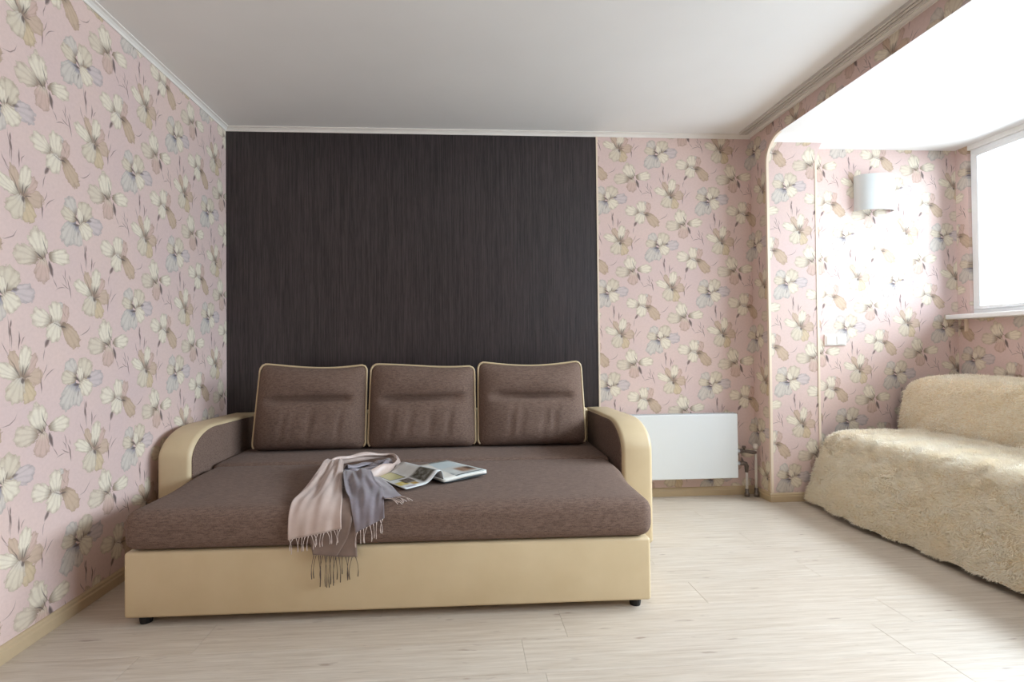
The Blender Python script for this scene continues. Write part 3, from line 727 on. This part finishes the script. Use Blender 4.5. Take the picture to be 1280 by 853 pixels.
# ------------------------------------------------------------------ scarf on the mattress
scarf = thing('scarf', (-0.45, 2.2, 0.44), 'fringed satin scarf in rose beige and grey mauve draped over the mattress edge', 'scarf')
def S(p): return (p[0] + 0.45, p[1] - 2.2, p[2] - 0.44)
def sheet(name, rows, mat, nu=22, nv=40, fold=0.006, waves=3.0, phase=0.0, thick=0.0022):
    """rows: list of (left, right) 3-D points from back to hem"""
    Lf = interp([r[0] for r in rows], nv + 1); Rt = interp([r[1] for r in rows], nv + 1)
    V, F = [], []
    for j in range(nv + 1):
        t = j / nv
        tang = (Lf[min(j + 1, nv)] - Lf[max(j - 1, 0)]).normalized()
        for i in range(nu + 1):
            s = i / nu; p = Lf[j].lerp(Rt[j], s); ac = (Rt[j] - Lf[j]).normalized(); n = ac.cross(tang)
            if n.z < 0 and abs(n.z) > 0.3: n = -n
            if abs(n.z) <= 0.3 and n.y > 0: n = -n
            w_ = 0.55 * math.sin(2 * PI * (s * waves * 0.62 + 0.40 * t) + phase) + 0.40 * math.sin(2 * PI * (s * waves * 1.15 - 0.85 * t) + phase * 2.3) + 0.22 * math.sin(2 * PI * (s * waves * 2.1 + 1.6 * t * t) + phase * 1.7)
            env = 0.35 + 0.65 * math.sin(PI * min(1, t * 1.1)) if t < 0.95 else 0.5
            p = p + n * (fold * (w_ + 1.0) * env)
            V.append(S(p))
    for j in range(nv):
        for i in range(nu): a = j * (nu + 1) + i; F.append((a, a + 1, a + nu + 2, a + nu + 1))
    o = mesh_obj(name, V, F, mat, scarf, True)
    so = o.modifiers.new('thickness', 'SOLIDIFY'); so.thickness = thick; so.offset = 0
    hem = [Vector(V[nv * (nu + 1) + i]) for i in range(nu + 1)]
    return o, hem
def fringe(parent, hem, n, length, mat, seed, flat=False, rad=0.0011):
    rs = random.Random(seed); V, F = [], []
    for k in range(n):
        s = (k + 0.5) / n * (len(hem) - 1); i = int(s); p = hem[i].lerp(hem[min(i + 1, len(hem) - 1)], s - i)
        L = length * rs.uniform(0.75, 1.15); path, r_ = [], []
        dx, dy = rs.uniform(-0.012, 0.012), rs.uniform(-0.004, 0.001)
        for q in range(6):
            t = q / 5
            if flat: pt = p + Vector((L * 0.75 * t + dx * t, -L * 0.75 * t * 0.8 + dx * 0.5 * t * t, 0.004 * math.sin(PI * t) - 0.008 * t * t))
            else: pt = p + Vector((dx * math.sin(t * 2.2), dy * t, -L * t))
            path.append(pt); r_.append(rad * (1.7 if q in (0, 4) else 0.9 if q < 4 else 1.6))
        v, f_ = tube_data(path, r_, 5); b = len(V); V += v; F += [tuple(b + a for a in ff) for ff in f_]
    o = mesh_obj('fringe', V, F, mat, parent, True); o['kind'] = 'stuff'; return o
u1, h1 = sheet('brown_fold', [((-0.600, 2.25, 0.445), (-0.43, 2.25, 0.445)), ((-0.588, 2.085, 0.4390), (-0.425, 2.085, 0.4390)), ((-0.582, 2.026, 0.408), (-0.424, 2.026, 0.408)), ((-0.580, 2.008, 0.371), (-0.424, 2.008, 0.376)), ((-0.578, 2.006, 0.326), (-0.440, 2.006, 0.318)), ((-0.566, 2.004, 0.262), (-0.478, 2.004, 0.253))], M['scarf_c'], 16, 34, 0.0025, 2.0, 0.5)
fringe(u1, h1, 11, 0.105, M['fringe_dark'], 4)
u2, h2 = sheet('brown_fold', [((-0.50, 2.22, 0.443), (-0.408, 2.22, 0.443)), ((-0.50, 2.080, 0.4380), (-0.408, 2.080, 0.4380)), ((-0.499, 2.028, 0.406), (-0.41, 2.028, 0.406)), ((-0.498, 2.012, 0.35), (-0.409, 2.012, 0.35)), ((-0.494, 2.011, 0.305), (-0.407, 2.011, 0.303)), ((-0.49, 2.009, 0.251), (-0.404, 2.009, 0.247))], M['scarf_c'], 12, 30, 0.002, 1.6, 2.5)
fringe(u2, h2, 7, 0.085, M['fringe_dark'], 5)
l1, h3 = sheet('rose_panel', [((-0.672, 2.65, 0.478), (-0.598, 2.64, 0.480)), ((-0.660, 2.53, 0.486), (-0.570, 2.53, 0.488)), ((-0.654, 2.408, 0.470), (-0.542, 2.397, 0.474)), ((-0.651, 2.162, 0.452), (-0.497, 2.182, 0.455)), ((-0.661, 2.075, 0.440), (-0.473, 2.075, 0.440)), ((-0.657, 2.020, 0.412), (-0.464, 2.020, 0.414)), ((-0.655, 2.002, 0.375), (-0.46, 2.002, 0.384)), ((-0.654, 1.999, 0.322), (-0.458, 1.998, 0.358))], M['scarf_a'], 44, 60, 0.010, 2.3, 0.8)
fringe(l1, h3, 17, 0.050, M['fringe_light'], 6)
r1, h4 = sheet('grey_panel', [((-0.530, 2.40, 0.474), (-0.430, 2.42, 0.476)), ((-0.526, 2.33, 0.486), (-0.405, 2.34, 0.486)), ((-0.500, 2.225, 0.472), (-0.371, 2.238, 0.472)), ((-0.472, 2.128, 0.452), (-0.336, 2.185, 0.452)), ((-0.444, 2.070, 0.440), (-0.316, 2.085, 0.442)), ((-0.424, 2.018, 0.405), (-0.305, 2.022, 0.412)), ((-0.406, 2.000, 0.341), (-0.300, 2.003, 0.392))], M['scarf_b'], 40, 56, 0.011, 2.0, 2.2)
fringe(r1, h4, 9, 0.065, M['fringe_light'], 7)
r2_, h5 = sheet('grey_fold', [((-0.46, 2.44, 0.452), (-0.372, 2.38, 0.450)), ((-0.40, 2.30, 0.451), (-0.312, 2.25, 0.448)), ((-0.355, 2.18, 0.449), (-0.275, 2.155, 0.447)), ((-0.310, 2.062, 0.444), (-0.246, 2.093, 0.444))], M['scarf_b'], 12, 20, 0.004, 1.2, 0.3)
fringe(r2_, h5, 8, 0.070, M['fringe_light'], 8, flat=True)
def band(name, path, height, lean, mat, fold=0.006, phase=0.0, z0=0.446, nv=10, wob=5):
    """folded run of cloth standing on edge along a plan path"""
    P = interp([(x, y, 0) for x, y in path], 60); V, F = [], []
    for i, p in enumerate(P):
        t = (P[min(i + 1, 59)] - P[max(i - 1, 0)]).normalized(); n = Vector((-t.y, t.x, 0)); s = i / 59
        hgt = height * (0.75 + 0.25 * math.sin(s * 9 + phase))
        for j in range(nv + 1):
            v = j / nv; a = v * PI * 0.80
            off = lean * (1 - math.cos(a)) * 0.5 + fold * math.sin(v * wob + s * 22 + phase)
            V.append(S((p.x + n.x * off, p.y + n.y * off, z0 + hgt * math.sin(a) * (1 + 0.15 * math.sin(s * 30 + phase)) + 0.002)))
    for i in range(59):
        for j in range(nv): a = i * (nv + 1) + j; F.append((a, a + nv + 1, a + nv + 2, a + 1))
    o = mesh_obj(name, V, F, mat, scarf, True)
    so = o.modifiers.new('thickness', 'SOLIDIFY'); so.thickness = 0.0022; so.offset = 0
    return o
band('rose_loop', [(-0.66, 2.62), (-0.61, 2.70), (-0.545, 2.76), (-0.455, 2.82), (-0.385, 2.83), (-0.340, 2.75), (-0.318, 2.62), (-0.330, 2.52), (-0.385, 2.42), (-0.45, 2.37)], 0.042, -0.018, M['scarf_a'], 0.003, 0.4)
band('mauve_loop', [(-0.56, 2.50), (-0.50, 2.60), (-0.43, 2.68), (-0.375, 2.69), (-0.355, 2.61), (-0.385, 2.51), (-0.44, 2.42), (-0.50, 2.36)], 0.036, -0.028, M['scarf_b'], 0.005, 1.9)
band('inner_fold', [(-0.52, 2.40), (-0.47, 2.47), (-0.41, 2.55), (-0.375, 2.62)], 0.028, 0.06, M['scarf_b'], 0.008, 0.2, wob=8)
band('rose_edge', [(-0.66, 2.66), (-0.61, 2.60), (-0.585, 2.52), (-0.570, 2.44)], 0.030, 0.012, M['scarf_a'], 0.005, 3.2)

# ------------------------------------------------------------------ open magazine
def page_mat(name, blocks, ground):
    t = NT(name); uv = t.uv(); sp = t.n('ShaderNodeSeparateXYZ'); t.put(sp.inputs[0], uv)
    col = t.mix(t.rng(t.noise(uv, 6, 3), .35, .65), lin(ground), lin(tuple(v - 12 for v in ground)))
    for (u0, u1, v0, v1, c, soft) in blocks:
        a = t.math('SUBTRACT', 1.0, t.rng(t.math('ABSOLUTE', t.math('SUBTRACT', sp.outputs[0], (u0 + u1) / 2)), (u1 - u0) / 2 - soft, (u1 - u0) / 2))
        b = t.math('SUBTRACT', 1.0, t.rng(t.math('ABSOLUTE', t.math('SUBTRACT', sp.outputs[1], (v0 + v1) / 2)), (v1 - v0) / 2 - soft, (v1 - v0) / 2))
        n = t.rng(t.noise(uv, 14, 3), 0.25, 0.6, 0.6, 1.0) if soft > 0.01 else 1.0
        col = t.mix(t.math('MULTIPLY', t.math('MULTIPLY', a, b), n), col, lin(c))
    return t.fin(col, 0.28, 0.5)
# u runs from the outer edge to the spine, v from the front edge to the back edge
M['page_l'] = page_mat('printed_page', [(0.08, 0.50, 0.50, 0.93, (70, 72, 70), 0.004), (0.10, 0.48, 0.52, 0.91, (196, 192, 140), 0.004), (0.02, 0.30, 0.16, 0.36, (206, 186, 84), 0.03), (0.22, 0.52, 0.22, 0.46, (70, 58, 46), 0.03), (0.30, 0.48, 0.10, 0.24, (196, 160, 60), 0.03), (0.52, 0.92, 0.05, 0.50, (78, 76, 62), 0.06), (0.06, 0.34, 0.02, 0.12, (150, 140, 150), 0.04)], (226, 230, 230))
M['page_r'] = page_mat('printed_page', [(0.05, 0.95, 0.50, 0.97, (198, 214, 218), 0.05), (0.55, 0.97, 0.10, 0.46, (150, 110, 80), 0.08), (0.78, 0.98, 0.20, 0.44, (60, 46, 40), 0.06), (0.05, 0.40, 0.08, 0.26, (96, 110, 118), 0.06), (0.05, 0.97, 0.02, 0.09, (60, 62, 60), 0.02)], (214, 220, 218))
M['paper'] = plain('paper_edge', (226, 224, 216), 0.6, 0.3)
M['cover'] = plain('magazine_cover', (52, 62, 66), 0.3, 0.5, var=0.5, scale=30)
mg = thing('magazine', (-0.09, 2.29, 0.440), 'open glossy magazine lying on the brown mattress beside the scarf', 'magazine')
ax = Vector((-0.190, 0.262, 0.0)); LEN = ax.length     # spine direction
wv = Vector((0.192, 0.106, 0.0))                        # spine to right edge
lv = Vector((-0.150, -0.104, 0.0))                      # spine to left edge
def curved(name, prof, mat, t=0.0012, nv=10, lift=0.0):
    V, F, UV = [], [], []
    n = len(prof)
    for j in range(nv + 1):
        v = j / nv
        for (b, z, u_) in prof: V.append(b + ax * v + Vector((0, 0, z * (1 - 0.25 * v) + lift * v)))
    for j in range(nv):
        for i in range(n - 1):
            a = j * n + i; F.append((a, a + 1, a + n + 1, a + n)); UV.append([(prof[i][2], j / nv), (prof[i + 1][2], j / nv), (prof[i + 1][2], (j + 1) / nv), (prof[i][2], (j + 1) / nv)])
    o = mesh_obj(name, V, F, mat, mg, True, uvs=UV)
    so = o.modifiers.new('thickness', 'SOLIDIFY'); so.thickness = t; so.offset = 0
    return o
lp = []
for k in range(25):
    s = k / 24; zz = 0.008 + 0.004 * math.sin(PI * s) + 0.050 * math.exp(-((s - 0.90) / 0.23) ** 2) - 0.030 * max(0, (s - 0.93) / 0.07) ** 2
    over = 0.012 * math.exp(-((s - 0.93) / 0.06) ** 2)
    lp.append((lv * (1 - s) + wv * over, zz, s))
curved('left_page', lp, M['page_l'], 0.0020)
rp = [(wv * s, 0.020 + 0.010 * (1 - (1 - s) ** 2) - 0.012 * (1 - s) ** 3, s) for s in [k / 14 for k in range(15)]]
curved('right_page', rp, M['page_r'], 0.0010)
blk = [(wv * (0.01 + 0.985 * s), 0.0125 + 0.009 * (1 - (1 - s) ** 2) - 0.004 * (1 - s) ** 3, s) for s in [k / 14 for k in range(15)]]
curved('page_block', blk, M['paper'], 0.012)
cv = [(wv * (s * 0.99), 0.0035 + 0.010 * s ** 1.5, s) for s in [k / 14 for k in range(15)]]
curved('back_cover', cv, M['cover'], 0.005)
